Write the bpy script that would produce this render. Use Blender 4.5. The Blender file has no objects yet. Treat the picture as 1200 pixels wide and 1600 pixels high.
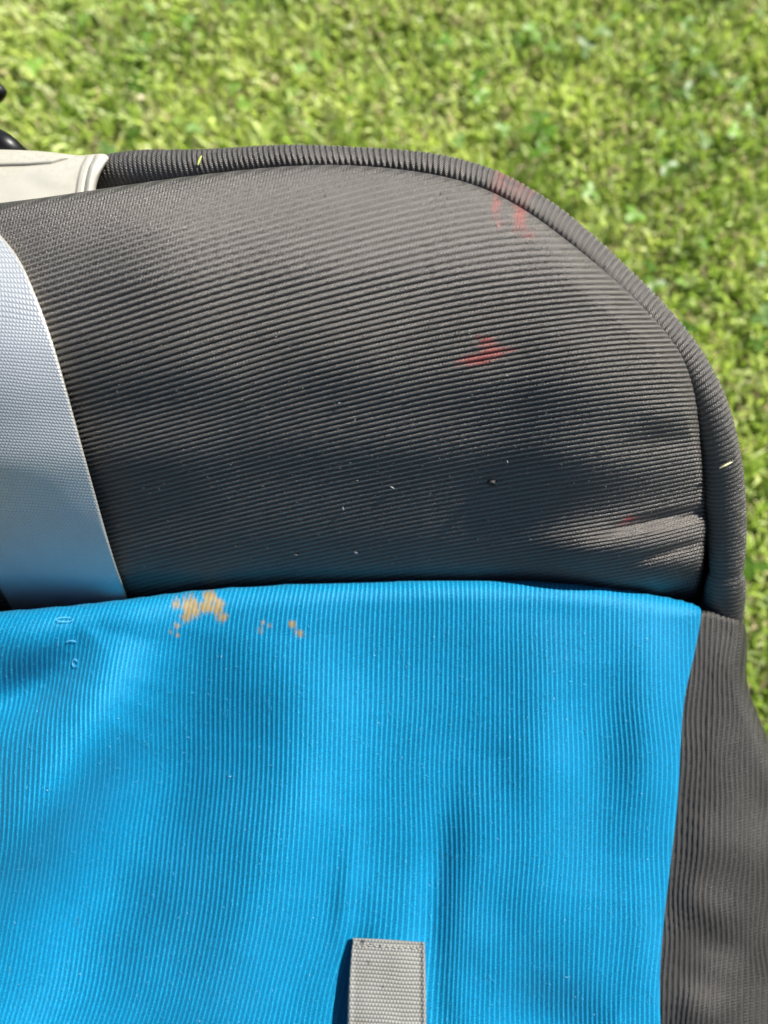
import bpy, math, random
import numpy as np
from mathutils import Vector, Matrix

rng = np.random.default_rng(7)
random.seed(7)
scene = bpy.context.scene
COL = scene.collection

# ------------------------------------------------------------------ camera
CAM_H = 0.55
PITCH = math.radians(72)
FPX = 1200.0                      # focal length in photograph pixels (1200 wide)
cd = bpy.data.cameras.new("camera")
cd.sensor_fit = 'HORIZONTAL'
cd.sensor_width = 26.0
cd.lens = 26.0
cd.clip_start = 0.01
cd.clip_end = 500.0
cd.dof.use_dof = True
cd.dof.focus_distance = 0.228
cd.dof.aperture_fstop = 8.2
cam = bpy.data.objects.new("camera", cd)
COL.objects.link(cam)
cam.location = (0, 0, CAM_H)
cam.rotation_euler = (math.pi / 2 - PITCH, 0, 0)
scene.camera = cam
C0 = np.array([0, 0, CAM_H])
RIGHT = np.array([1.0, 0, 0])
UP = np.array([0, math.sin(PITCH), math.cos(PITCH)])
FWD = np.array([0, math.cos(PITCH), -math.sin(PITCH)])

# ------------------------------------------------------------------ light
SUN_C = np.array([0.54, 0.59, 0.60])            # towards the sun, in view axes
SUN = SUN_C[0] * RIGHT + SUN_C[1] * UP - SUN_C[2] * FWD
SUN = SUN / np.linalg.norm(SUN)
world = bpy.data.worlds.new("World")
scene.world = world
world.use_nodes = True
wn = world.node_tree.nodes
bg = wn["Background"]
sky = wn.new("ShaderNodeTexSky")
sky.sky_type = 'NISHITA'
sky.sun_disc = False
sky.sun_elevation = math.asin(SUN[2])
sky.sun_rotation = math.atan2(SUN[0], SUN[1])
world.node_tree.links.new(sky.outputs[0], bg.inputs[0])
bg.inputs[1].default_value = 0.052
sd_ = bpy.data.lights.new("sun", 'SUN')
sd_.energy = 5.0
sd_.angle = math.radians(0.53)
sd_.color = (1.0, 0.96, 0.89)
sun = bpy.data.objects.new("sun", sd_)
COL.objects.link(sun)
sun.rotation_euler = Vector(SUN).to_track_quat('Z', 'Y').to_euler()
sun.location = (1, 0.5, 3)
scene.view_settings.view_transform = 'Standard'
scene.view_settings.look = 'None'
scene.view_settings.exposure = 0.95
scene.view_settings.gamma = 1.0
scene.view_settings.use_curve_mapping = False


# ------------------------------------------------------------------ helpers
def unproj(px, py, D):
    px, py, D = np.broadcast_arrays(np.asarray(px, float), np.asarray(py, float), np.asarray(D, float))
    x = (px - 600.0) / FPX * D
    y = (800.0 - py) / FPX * D
    return C0 + x[..., None] * RIGHT + y[..., None] * UP + D[..., None] * FWD


def sstep(a, b, x):
    t = np.clip((np.asarray(x, float) - a) / (b - a), 0, 1)
    return t * t * (3 - 2 * t)


def smooth_table(xs, ys, width, lo, hi, n=2000):
    g = np.linspace(lo, hi, n)
    v = np.interp(g, xs, ys)
    k = max(1, int(width / (hi - lo) * n))
    ker = np.hanning(2 * k + 3)
    ker /= ker.sum()
    vp = np.pad(v, k + 1, mode='reflect', reflect_type='odd')
    v = np.convolve(vp, ker, mode='valid')
    return lambda x: np.interp(x, g, v)


def vnoise(x, y, seed=0):
    x = np.asarray(x, float); y = np.asarray(y, float)
    xi = np.floor(x).astype(np.int64); yi = np.floor(y).astype(np.int64)
    fx = x - xi; fy = y - yi
    fx = fx * fx * (3 - 2 * fx); fy = fy * fy * (3 - 2 * fy)

    def h(a, b):
        n = (a * 374761393 + b * 668265263 + seed * 1442695041) & 0xFFFFFFFF
        n = ((n ^ (n >> 13)) * 1274126177) & 0xFFFFFFFF
        return ((n ^ (n >> 16)) & 0xFFFF) / 65535.0
    return (h(xi, yi) * (1 - fx) + h(xi + 1, yi) * fx) * (1 - fy) + (h(xi, yi + 1) * (1 - fx) + h(xi + 1, yi + 1) * fx) * fy


def seg_ridge(px, py, pts, w, amp, taper=True):
    """gaussian ridge (+ towards the viewer) along a smooth curve, in metres"""
    px, py = np.broadcast_arrays(np.asarray(px, float), np.asarray(py, float))
    pts = np.array(pts, float)
    m = len(pts)
    tq = np.linspace(0, m - 1, 5 * (m - 1) + 1)
    k = np.clip(tq.astype(int), 0, m - 2); f = (tq - k)[:, None]
    p0 = pts[np.maximum(k - 1, 0)]; p1 = pts[k]; p2 = pts[k + 1]; p3 = pts[np.minimum(k + 2, m - 1)]
    C = .5 * (2 * p1 + (p2 - p0) * f + (2 * p0 - 5 * p1 + 4 * p2 - p3) * f ** 2 + (3 * p1 - p0 - 3 * p2 + p3) * f ** 3)
    L = np.concatenate([[0], np.cumsum(np.hypot(*np.diff(C, axis=0).T))])
    out = np.zeros(px.shape)
    R = 3 * w
    sel = (px > C[:, 0].min() - R) & (px < C[:, 0].max() + R) & (py > C[:, 1].min() - R) & (py < C[:, 1].max() + R)
    if not sel.any():
        return out
    x = px[sel]; y = py[sel]
    best = np.full(x.shape, 1e9); tt = np.zeros(x.shape)
    for i in range(len(C) - 1):
        a, d = C[i], C[i + 1] - C[i]
        t = np.clip(((x - a[0]) * d[0] + (y - a[1]) * d[1]) / (d @ d + 1e-12), 0, 1)
        q = (x - a[0] - t * d[0]) ** 2 + (y - a[1] - t * d[1]) ** 2
        mm = q < best
        best[mm] = q[mm]; tt[mm] = (L[i] + t[mm] * (L[i + 1] - L[i])) / L[-1]
    v = amp * np.exp(-best / (w * w))
    if taper:
        v = v * (0.15 + 0.85 * np.sin(np.pi * np.clip(tt, 0, 1)))
    out[sel] = v
    return out


def chaikin(P, it=2):
    P = np.array(P, float)
    for _ in range(it):
        Q = np.roll(P, -1, axis=0)
        P = np.stack([0.75 * P + 0.25 * Q, 0.25 * P + 0.75 * Q], 1).reshape(-1, P.shape[1])
    keep = np.ones(len(P), bool)
    d = np.hypot(*(np.roll(P, -1, 0) - P)[:, :2].T)
    keep[d < 1e-6] = False
    return P[keep]


def mesh_obj(name, V, F, mat, parent=None, uv=None, attrs=None, smooth=True, cols=None):
    """V Nx3, F list/array of polygons (array Mx3 / Mx4 or list of lists)"""
    me = bpy.data.meshes.new(name)
    V = np.asarray(V, np.float32)
    if isinstance(F, np.ndarray):
        k = F.shape[1]
        me.vertices.add(len(V)); me.vertices.foreach_set("co", V.ravel())
        me.loops.add(F.size); me.loops.foreach_set("vertex_index", F.astype(np.int32).ravel())
        me.polygons.add(len(F))
        me.polygons.foreach_set("loop_start", np.arange(0, F.size, k, dtype=np.int32))
        me.update(calc_edges=True)
    else:
        me.from_pydata(V.tolist(), [], F)
    me.validate()
    if smooth:
        me.polygons.foreach_set("use_smooth", np.ones(len(me.polygons), bool))
    if uv is not None:
        l = me.uv_layers.new(name="UVMap")
        idx = np.empty(len(me.loops), np.int32); me.loops.foreach_get("vertex_index", idx)
        l.data.foreach_set("uv", np.asarray(uv, np.float32)[idx].ravel())
    for an, av in (attrs or {}).items():
        a = me.attributes.new(an, 'FLOAT', 'POINT')
        a.data.foreach_set("value", np.asarray(av, np.float32).ravel())
    for an, av in (cols or {}).items():
        a = me.attributes.new(an, 'FLOAT_COLOR', 'POINT')
        a.data.foreach_set("color", np.asarray(av, np.float32).ravel())
    me.update()
    me.materials.append(mat)
    o = bpy.data.objects.new(name, me)
    COL.objects.link(o)
    if parent is not None:
        o.parent = parent
        o.matrix_parent_inverse = parent.matrix_world.inverted()
    return o


def grid_faces(mask):
    """quads of a grid whose four corners are all kept"""
    H, W = mask.shape
    idx = np.arange(H * W).reshape(H, W)
    k = mask[:-1, :-1] & mask[1:, :-1] & mask[:-1, 1:] & mask[1:, 1:]
    F = np.stack([idx[:-1, :-1], idx[1:, :-1], idx[1:, 1:], idx[:-1, 1:]], -1)[k]
    return F


def outline_distance(px, py, O):
    """signed distance (inside +), nearest point, inward normal, interpolated (R, drop)"""
    n = len(O)
    best = np.full(px.shape, 1e18)
    nx = np.zeros(px.shape); ny = np.zeros(px.shape)
    R = np.zeros(px.shape); Dp = np.zeros(px.shape)
    ins = np.zeros(px.shape, bool)
    for i in range(n):
        a, b = O[i], O[(i + 1) % n]
        dx, dy = b[0] - a[0], b[1] - a[1]
        L = dx * dx + dy * dy + 1e-12
        t = np.clip(((px - a[0]) * dx + (py - a[1]) * dy) / L, 0, 1)
        qx = a[0] + t * dx; qy = a[1] + t * dy
        q = (px - qx) ** 2 + (py - qy) ** 2
        m = q < best
        best[m] = q[m]; nx[m] = qx[m]; ny[m] = qy[m]
        R[m] = a[2] + t[m] * (b[2] - a[2]); Dp[m] = a[3] + t[m] * (b[3] - a[3])
        if abs(dy) > 1e-12:
            c = ((a[1] > py) != (b[1] > py)) & (px < dx * (py - a[1]) / dy + a[0])
            ins ^= c
    d = np.sqrt(best)
    return np.where(ins, d, -d), nx, ny, R, Dp


def cord(r, flat=0.0):
    """height 0..1 of a rounded rib with a narrow groove at integer r"""
    t = np.abs((r - np.floor(r)) * 2 - 1)
    return np.sqrt(np.clip(1 - t ** 2.4, 0, 1))


def flat_cord(r):
    """broad flat-topped rib with a narrow deep groove"""
    t = np.abs((r - np.floor(r)) * 2 - 1)
    return np.sqrt(np.clip(1 - t ** 2.5, 0, 1))


def skewed(r):
    """rib with a long gentle side and a short steep one"""
    f = r - np.floor(r)
    return np.where(f < .68, sstep(-.15, .74, f) , sstep(1.03, .66, f))


def panel(name, outline, Dfun, step, mat, parent, rib=None, amp=0.0, skirt=10, skirt_k=0.0011, tuck=0.25,
          stain=None, smooth_corners=2, profile=cord):
    O = chaikin(outline, smooth_corners)
    x0, y0 = O[:, 0].min() - skirt - 4, O[:, 1].min() - skirt - 4
    x1, y1 = O[:, 0].max() + skirt + 4, O[:, 1].max() + skirt + 4
    gx = np.arange(x0, x1, step[0]); gy = np.arange(y0, y1, step[1])
    PX, PY = np.meshgrid(gx, gy)
    sdist, nx, ny, R, drop = outline_distance(PX, PY, O)
    out = sdist < 0
    s = np.where(out, -sdist, 0)
    # inward direction for outside points = from point to nearest
    dx = nx - PX; dy = ny - PY
    ln = np.hypot(dx, dy) + 1e-9
    qx = np.where(out, nx + dx / ln * s * tuck, PX)
    qy = np.where(out, ny + dy / ln * s * tuck, PY)
    D = Dfun(qx, qy)
    e = np.clip(1 - np.where(out, 0, sdist) / np.maximum(R, 1e-3), 0, 1)
    D = D + drop * (1 - np.sqrt(np.clip(1 - e * e, 0, 1))) + s * skirt_k
    P = unproj(qx, qy, D)
    if rib is not None:
        r, u = rib(qx, qy)
        Tx = np.gradient(P, axis=1); Ty = np.gradient(P, axis=0)
        N = np.cross(Ty, Tx)
        N /= np.linalg.norm(N, axis=-1, keepdims=True) + 1e-12
        # make the normal face the viewer
        flip = np.sign(np.sum(N * (C0 - P), -1, keepdims=True)); N = N * np.where(flip == 0, 1, flip)
        P = P + N * (amp * (profile(r) - 1) * sstep(-1.5, 9, sdist))[..., None]
        uv = np.stack([u, r], -1)
    else:
        uv = np.stack([qx / 100, qy / 100], -1)
    mask = sdist > -skirt
    F = grid_faces(mask)
    used, inv = np.unique(F, return_inverse=True)
    F = inv.reshape(F.shape)
    cols = {}
    if stain is not None:
        cols['stain'] = stain(qx, qy).reshape(-1, 4)[used]
    o = mesh_obj(name, P.reshape(-1, 3)[used], F, mat, parent, uv=uv.reshape(-1, 2)[used],
                 attrs={'edge': sdist.reshape(-1)[used]}, cols=cols)
    return o


def tube(name, path, radius, mat, parent, nseg=24, ribs=None, amp=0.0, stain=None, cap=True, squash=None, px_path=None):
    """path Nx3 world, radius N (m)"""
    P = np.asarray(path, float); n = len(P)
    T = np.gradient(P, axis=0); T /= np.linalg.norm(T, axis=1, keepdims=True)
    view = P - C0; view /= np.linalg.norm(view, axis=1, keepdims=True)
    A = np.cross(T, view); A /= np.linalg.norm(A, axis=1, keepdims=True)
    B = np.cross(A, T)
    ang = np.linspace(0, 2 * np.pi, nseg, endpoint=False)
    s = np.concatenate([[0], np.cumsum(np.linalg.norm(np.diff(P, axis=0), axis=1))])
    r = np.asarray(radius, float)[:, None] * np.ones((1, nseg))
    uvr = np.zeros((n, nseg))
    if ribs is not None:
        rr = ribs(s[:, None], ang[None, :])
        r = r + amp * (cord(rr) - 1)
        uvr = rr
    sq = 1.0 if squash is None else squash
    V = P[:, None, :] + A[:, None, :] * (np.cos(ang)[None, :] * r)[..., None] + B[:, None, :] * (np.sin(ang)[None, :] * r * sq)[..., None]
    i = np.arange(n - 1)[:, None]; j = np.arange(nseg)[None, :]; j2 = (j + 1) % nseg
    F = np.stack([i * nseg + j, i * nseg + j2, (i + 1) * nseg + j2, (i + 1) * nseg + j], -1).reshape(-1, 4)
    Vf = V.reshape(-1, 3)
    uv = np.stack([np.broadcast_to(ang[None, :] * 7, (n, nseg)), uvr], -1).reshape(-1, 2)
    cols = {}
    if stain is not None:
        cols['stain'] = stain(px_path, ang).reshape(-1, 4)
    o = mesh_obj(name, Vf, F, mat, parent, uv=uv, attrs={'edge': np.full(len(Vf), 50.0)}, cols=cols)
    return o


# ------------------------------------------------------------------ materials
def new_mat(name):
    m = bpy.data.materials.new(name)
    m.use_nodes = True
    nt = m.node_tree
    b = nt.nodes["Principled BSDF"]
    return m, nt, b


class NB:
    """small node-building helper"""
    def __init__(self, nt):
        self.nt = nt

    def node(self, t, **kw):
        n = self.nt.nodes.new(t)
        for k, v in kw.items():
            setattr(n, k, v)
        return n

    def link(self, a, b):
        self.nt.links.new(a, b)

    def val(self, sock, v):
        if isinstance(v, (int, float)):
            sock.default_value = v
        elif isinstance(v, (tuple, list)):
            sock.default_value = v
        else:
            self.link(v, sock)

    def math(self, op, a, b=0.0, c=0.0, clamp=False):
        n = self.node('ShaderNodeMath', operation=op, use_clamp=clamp)
        self.val(n.inputs[0], a); self.val(n.inputs[1], b); self.val(n.inputs[2], c)
        return n.outputs[0]

    def maprange(self, x, a, b, c=0.0, d=1.0, smooth=True):
        n = self.node('ShaderNodeMapRange')
        n.interpolation_type = 'SMOOTHSTEP' if smooth else 'LINEAR'
        self.val(n.inputs[0], x); self.val(n.inputs[1], a); self.val(n.inputs[2], b); self.val(n.inputs[3], c); self.val(n.inputs[4], d)
        return n.outputs[0]

    def mix(self, f, a, b, mode='MIX'):
        n = self.node('ShaderNodeMix', data_type='RGBA', blend_type=mode)
        self.val(n.inputs[0], f); self.val(n.inputs[6], a); self.val(n.inputs[7], b)
        return n.outputs[2]

    def noise(self, scale, detail=2.0, rough=0.5, vec=None, dist=0.0):
        n = self.node('ShaderNodeTexNoise')
        n.inputs['Scale'].default_value = scale
        n.inputs['Detail'].default_value = detail
        n.inputs['Roughness'].default_value = rough
        n.inputs['Distortion'].default_value = dist
        if vec is not None:
            self.link(vec, n.inputs['Vector'])
        return n

    def attr(self, name):
        n = self.node('ShaderNodeAttribute')
        n.attribute_name = name
        return n


def rgba(c, a=1.0):
    return (c[0], c[1], c[2], a)


def fabric(name, base, ridge, rough=0.6, spec=0.4, sheen=0.2, sheen_col=(1, 1, 1), dust=0.3, dust_col=(0.35, 0.33, 0.30),
           twist=2.0, bump=0.35, groove=0.5, line=(0.5, 0.16), line_amt=0.5, ior=1.5):
    m, nt, b = new_mat(name)
    q = NB(nt)
    tc = q.node('ShaderNodeTexCoord')
    sep = q.node('ShaderNodeSeparateXYZ'); q.link(tc.outputs['UV'], sep.inputs[0])
    u, v = sep.outputs[0], sep.outputs[1]
    fr = q.math('FRACT', v)
    # yarn twist along each rib: fine slanted threads
    ph = q.math('ADD', q.math('MULTIPLY', u, twist), q.math('MULTIPLY', fr, 1.3))
    rowoff = q.math('MULTIPLY', q.math('FLOOR', v), 0.37)
    ph = q.math('ADD', ph, rowoff)
    tw = q.math('SINE', q.math('MULTIPLY', ph, 6.2832))
    nfine = q.noise(3000, 3.0, 0.7, tc.outputs['Object'])
    nmid = q.noise(320, 3.0, 0.6, tc.outputs['Object'])
    nbig = q.noise(28, 3.0, 0.55, tc.outputs['Object'])
    h = q.math('ADD', q.math('MULTIPLY', tw, 0.26), q.math('MULTIPLY', nfine.outputs[0], 1.4))
    bp = q.node('ShaderNodeBump')
    bp.inputs['Strength'].default_value = bump
    bp.inputs['Distance'].default_value = 0.00035
    q.link(h, bp.inputs['Height'])
    q.link(bp.outputs[0], b.inputs['Normal'])
    # base colour: yarn with small variations
    ln = q.math('ABSOLUTE', q.math('SUBTRACT', fr, line[0]))
    lmask = q.maprange(ln, line[1], 0.0, 0.0, line_amt)
    lmask = q.math('MULTIPLY', lmask, q.maprange(q.math('ADD', tw, q.math('MULTIPLY', nfine.outputs[0], 2.0)), -0.4, 1.6, 0.35, 1.0))
    c = q.mix(lmask, rgba(base), rgba(ridge))
    var = q.math('ADD', q.maprange(nfine.outputs[0], 0.3, 0.7, 0.38, 1.6, False), q.maprange(nbig.outputs[0], 0.3, 0.7, -0.10, 0.10, False))
    vc = q.node('ShaderNodeCombineXYZ'); q.link(var, vc.inputs[0]); q.link(var, vc.inputs[1]); q.link(var, vc.inputs[2])
    c = q.mix(1.0, c, vc.outputs[0], 'MULTIPLY')
    # dust: tiny pale specks and hazy rubbed-in dirt
    vor = q.node('ShaderNodeTexVoronoi'); vor.inputs['Scale'].default_value = 950
    q.link(tc.outputs['Object'], vor.inputs['Vector'])
    sp = q.maprange(vor.outputs['Distance'], 0.10, 0.02, 0, 1)
    spsel = q.maprange(nmid.outputs[0], 0.50, 0.62, 0, 1)
    dmask = q.math('MULTIPLY', q.math('MULTIPLY', sp, spsel), dust * 2.0, clamp=True)
    c = q.mix(dmask, c, rgba(dust_col))
    haze = q.math('MULTIPLY', q.maprange(q.math('ADD', nbig.outputs[0], q.math('MULTIPLY', q.math('SUBTRACT', nmid.outputs[0], 0.5), 0.5)), 0.45, 0.8, 0, 1), dust * 0.06)
    c = q.mix(haze, c, rgba(dust_col))
    st = q.attr('stain')
    sm = q.math('MULTIPLY', st.outputs['Alpha'], q.maprange(q.math('ADD', nfine.outputs[0], q.math('MULTIPLY', tw, 0.08)), 0.25, 0.55, 0.55, 1.0), clamp=True)
    c = q.mix(sm, c, st.outputs['Color'])
    q.link(c, b.inputs['Base Color'])
    b.inputs['Roughness'].default_value = rough
    b.inputs['Specular IOR Level'].default_value = spec
    b.inputs['IOR'].default_value = ior
    b.inputs['Specular Tint'].default_value = rgba(sheen_col)
    b.inputs['Sheen Weight'].default_value = sheen
    b.inputs['Sheen Roughness'].default_value = 0.4
    b.inputs['Sheen Tint'].default_value = rgba(sheen_col)
    return m


MAT_PAD = fabric('charcoal_ribbed_fabric', (0.016, 0.0150, 0.0141), (0.105, 0.097, 0.088), rough=0.42, spec=1.0, ior=1.66, sheen=0.0,
                 sheen_col=(1.0, 0.945, 0.885), dust=0.5, twist=1.0, bump=0.7, line=(0.5, 0.24), line_amt=0.85)
MAT_SIDE = fabric('charcoal_ribbed_side_fabric', (0.013, 0.0124, 0.012), (0.058, 0.055, 0.052), rough=0.5, spec=0.7, sheen=0.0,
                  sheen_col=(1.0, 0.965, 0.925), dust=0.4, twist=1.0, bump=0.6, line=(0.5, 0.22), line_amt=0.8)
MAT_BLUE = fabric('blue_ribbed_fabric', (0.0004, 0.152, 0.315), (0.012, 0.31, 0.51), rough=0.5, spec=0.35, sheen=0.08,
                  sheen_col=(0.5, 0.85, 1.0), dust=0.16, dust_col=(0.35, 0.62, 0.80), twist=1.0, bump=0.4, line=(0.74, 0.2), line_amt=0.9)


def strap_mat():
    m, nt, b = new_mat('silver_woven_webbing')
    q = NB(nt)
    tc = q.node('ShaderNodeTexCoord')
    sep = q.node('ShaderNodeSeparateXYZ'); q.link(tc.outputs['UV'], sep.inputs[0])
    u, v = sep.outputs[0], sep.outputs[1]
    row = q.math('FLOOR', v)
    fv = q.math('FRACT', v)
    n1 = q.noise(900, 2, 0.6, tc.outputs['Object'])
    uu = q.math('ADD', u, q.math('MULTIPLY', q.math('MODULO', row, 2.0), 0.5))
    uu = q.math('ADD', uu, q.math('MULTIPLY', q.math('SUBTRACT', n1.outputs[0], 0.5), 0.5))
    fu = q.math('FRACT', uu)
    du = q.math('ABSOLUTE', q.math('SUBTRACT', fu, 0.5))
    dv = q.math('ABSOLUTE', q.math('SUBTRACT', fv, 0.5))
    hu = q.maprange(du, 0.5, 0.15)
    hv = q.maprange(dv, 0.5, 0.15)
    hh = q.math('MULTIPLY', hu, hv)
    big = q.noise(60, 3, 0.6, tc.outputs['Object'])
    nf = q.noise(2200, 2, 0.6, tc.outputs['Object'])
    bp = q.node('ShaderNodeBump'); bp.inputs['Strength'].default_value = 0.4; bp.inputs['Distance'].default_value = 0.0004
    q.link(q.math('ADD', hh, q.math('MULTIPLY', nf.outputs[0], 0.35)), bp.inputs['Height'])
    q.link(bp.outputs[0], b.inputs['Normal'])
    c = q.mix(q.maprange(hh, 0.0, 0.7, 0, 1), (0.48, 0.505, 0.53, 1), (0.64, 0.66, 0.68, 1))
    c = q.mix(q.maprange(big.outputs[0], 0.4, 0.75, 0, 0.25), c, (0.43, 0.45, 0.46, 1))
    ed = q.attr('edge')
    em = q.maprange(ed.outputs['Fac'], 5.5, 2.0, 0, 0.75)
    c = q.mix(em, c, (0.46, 0.43, 0.36, 1))
    q.link(c, b.inputs['Base Color'])
    b.inputs['Roughness'].default_value = 0.38
    b.inputs['IOR'].default_value = 1.6
    b.inputs['Specular IOR Level'].default_value = 0.9
    b.inputs['Metallic'].default_value = 0.4
    return m


def tab_mat():
    m, nt, b = new_mat('grey_ribbed_webbing')
    q = NB(nt)
    tc = q.node('ShaderNodeTexCoord')
    sep = q.node('ShaderNodeSeparateXYZ'); q.link(tc.outputs['UV'], sep.inputs[0])
    u, v = sep.outputs[0], sep.outputs[1]
    row = q.math('FLOOR', v)
    uu = q.math('ADD', u, q.math('MULTIPLY', row, 0.5))
    du = q.math('ABSOLUTE', q.math('SUBTRACT', q.math('FRACT', uu), 0.5))
    n1 = q.noise(1500, 3, 0.6, tc.outputs['Object'])
    nb_ = q.noise(130, 3, 0.6, tc.outputs['Object'])
    hu = q.maprange(du, 0.5, 0.1)
    bp = q.node('ShaderNodeBump'); bp.inputs['Strength'].default_value = 0.35; bp.inputs['Distance'].default_value = 0.0004
    q.link(q.math('ADD', hu, n1.outputs[0]), bp.inputs['Height'])
    q.link(bp.outputs[0], b.inputs['Normal'])
    c = q.mix(hu, (0.145, 0.147, 0.138, 1), (0.225, 0.225, 0.208, 1))
    c = q.mix(q.maprange(nb_.outputs[0], 0.45, 0.75, 0, 0.45), c, (0.16, 0.15, 0.12, 1))
    st = q.attr('stain')
    c = q.mix(st.outputs['Alpha'], c, st.outputs['Color'])
    q.link(c, b.inputs['Base Color'])
    b.inputs['Roughness'].default_value = 0.55
    b.inputs['Specular IOR Level'].default_value = 0.4
    return m


def plastic_mat(name, col, dirt, rough, dirt_amt=0.4, bumpd=0.0):
    m, nt, b = new_mat(name)
    q = NB(nt)
    tc = q.node('ShaderNodeTexCoord')
    n1 = q.noise(70, 5, 0.6, tc.outputs['Object'], 0.4)
    n2 = q.noise(600, 4, 0.6, tc.outputs['Object'])
    f = q.maprange(q.math('ADD', n1.outputs[0], q.math('MULTIPLY', q.math('SUBTRACT', n2.outputs[0], 0.5), 0.6)), 0.42, 0.75, 0, dirt_amt)
    st = q.attr('stain')
    c = q.mix(f, rgba(col), rgba(dirt))
    c = q.mix(st.outputs['Alpha'], c, st.outputs['Color'])
    q.link(c, b.inputs['Base Color'])
    q.link(q.maprange(n1.outputs[0], 0.3, 0.7, rough - 0.08, rough + 0.12), b.inputs['Roughness'])
    bp = q.node('ShaderNodeBump'); bp.inputs['Strength'].default_value = 0.15; bp.inputs['Distance'].default_value = 0.0003
    q.link(n2.outputs[0], bp.inputs['Height']); q.link(bp.outputs[0], b.inputs['Normal'])
    return m


def plain_mat(name, col, rough=0.7):
    m, nt, b = new_mat(name)
    q = NB(nt)
    tc = q.node('ShaderNodeTexCoord')
    n = q.noise(900, 3, 0.6, tc.outputs['Object'])
    c = q.mix(q.maprange(n.outputs[0], 0.3, 0.7, 0, 1), rgba([k * 0.75 for k in col]), rgba([min(1, k * 1.2) for k in col]))
    q.link(c, b.inputs['Base Color'])
    b.inputs['Roughness'].default_value = rough
    return m


MAT_STRAP = strap_mat()
MAT_TAB = tab_mat()
MAT_SHELL = plastic_mat('off_white_plastic', (0.39, 0.378, 0.325), (0.30, 0.275, 0.21), 0.45, 0.45)
MAT_BLACK = plastic_mat('black_plastic', (0.012, 0.012, 0.013), (0.03, 0.03, 0.03), 0.35, 0.4)
MAT_BASE = plastic_mat('dark_grey_plastic', (0.05, 0.05, 0.052), (0.08, 0.08, 0.075), 0.55, 0.4)


def blade_mat():
    m, nt, b = new_mat('grass_blades')
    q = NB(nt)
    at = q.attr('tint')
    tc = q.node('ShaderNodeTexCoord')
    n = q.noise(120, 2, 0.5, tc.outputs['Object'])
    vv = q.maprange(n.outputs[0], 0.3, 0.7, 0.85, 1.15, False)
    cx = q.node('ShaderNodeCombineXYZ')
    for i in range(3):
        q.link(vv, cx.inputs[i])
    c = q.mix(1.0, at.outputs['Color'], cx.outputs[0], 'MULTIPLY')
    q.link(c, b.inputs['Base Color'])
    b.inputs['Roughness'].default_value = 0.42
    b.inputs['Specular IOR Level'].default_value = 0.45
    tr = q.node('ShaderNodeBsdfTranslucent')
    q.link(c, tr.inputs['Color'])
    ms = q.node('ShaderNodeMixShader'); ms.inputs[0].default_value = 0.38
    q.link(b.outputs[0], ms.inputs[1]); q.link(tr.outputs[0], ms.inputs[2])
    q.link(ms.outputs[0], nt.nodes['Material Output'].inputs['Surface'])
    return m


def ground_mat():
    m, nt, b = new_mat('lawn_soil')
    q = NB(nt)
    tc = q.node('ShaderNodeTexCoord')
    n = q.noise(45, 6, 0.65, tc.outputs['Object'])
    n2 = q.noise(300, 4, 0.65, tc.outputs['Object'])
    c = q.mix(q.maprange(n.outputs[0], 0.35, 0.65), (0.05, 0.06, 0.016, 1), (0.10, 0.085, 0.04, 1))
    c = q.mix(q.maprange(n2.outputs[0], 0.4, 0.7, 0, 0.6), c, (0.06, 0.10, 0.02, 1))
    q.link(c, b.inputs['Base Color'])
    b.inputs['Roughness'].default_value = 0.9
    bp = q.node('ShaderNodeBump'); bp.inputs['Strength'].default_value = 0.8; bp.inputs['Distance'].default_value = 0.01
    q.link(n2.outputs[0], bp.inputs['Height']); q.link(bp.outputs[0], b.inputs['Normal'])
    return m


MAT_BLADE = blade_mat()
MAT_GROUND = ground_mat()
MAT_LINT = plain_mat('pale_lint', (0.30, 0.30, 0.29))
MAT_DRY = plain_mat('dried_clipping', (0.50, 0.46, 0.28))
MAT_CLIP = plain_mat('fresh_clipping', (0.42, 0.50, 0.12))
MAT_CRUMB = plain_mat('dark_crumb', (0.012, 0.011, 0.010), 0.6)
MAT_STITCH = plain_mat('grey_thread', (0.26, 0.26, 0.24))
MAT_THREAD = plain_mat('blue_thread', (0.10, 0.42, 0.66))

# ------------------------------------------------------------------ ground (structure)
gs = 60.0
gn = 24
gx, gy = np.meshgrid(np.linspace(-gs, gs, gn), np.linspace(-gs, gs, gn))
ground = mesh_obj('ground', np.stack([gx, gy, 0 * gx], -1).reshape(-1, 3), grid_faces(np.ones((gn, gn), bool))[:, ::-1].copy(), MAT_GROUND)
ground['kind'] = 'structure'
ground['label'] = 'mown lawn soil under the grass'

# ------------------------------------------------------------------ the padded seat
seat = bpy.data.objects.new('padded_seat', None)
COL.objects.link(seat)
seat.location = (0.0, 0.03, 0.0)
bpy.context.view_layer.update()
seat['label'] = 'stained padded seat in charcoal and bright blue ribbed fabric standing on the lawn'
seat['category'] = 'seat'

# --- shapes of the faces as distance (m) in front of the photograph's viewpoint
pad_prof = smooth_table([150, 250, 300, 350, 420, 500, 570, 700, 800, 860, 905, 960, 1020],
                        [.240, .2170, .2090, .2035, .2, .2015, .2065, .222, .2395, .2505, .264, .288, .33], 55, 100, 1060)
pad_shift = smooth_table([-200, 0, 250, 500, 700, 850, 950, 1050, 1150], [70, 45, 12, 0, 6, 22, 50, 90, 120], 120, -220, 1200)


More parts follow.
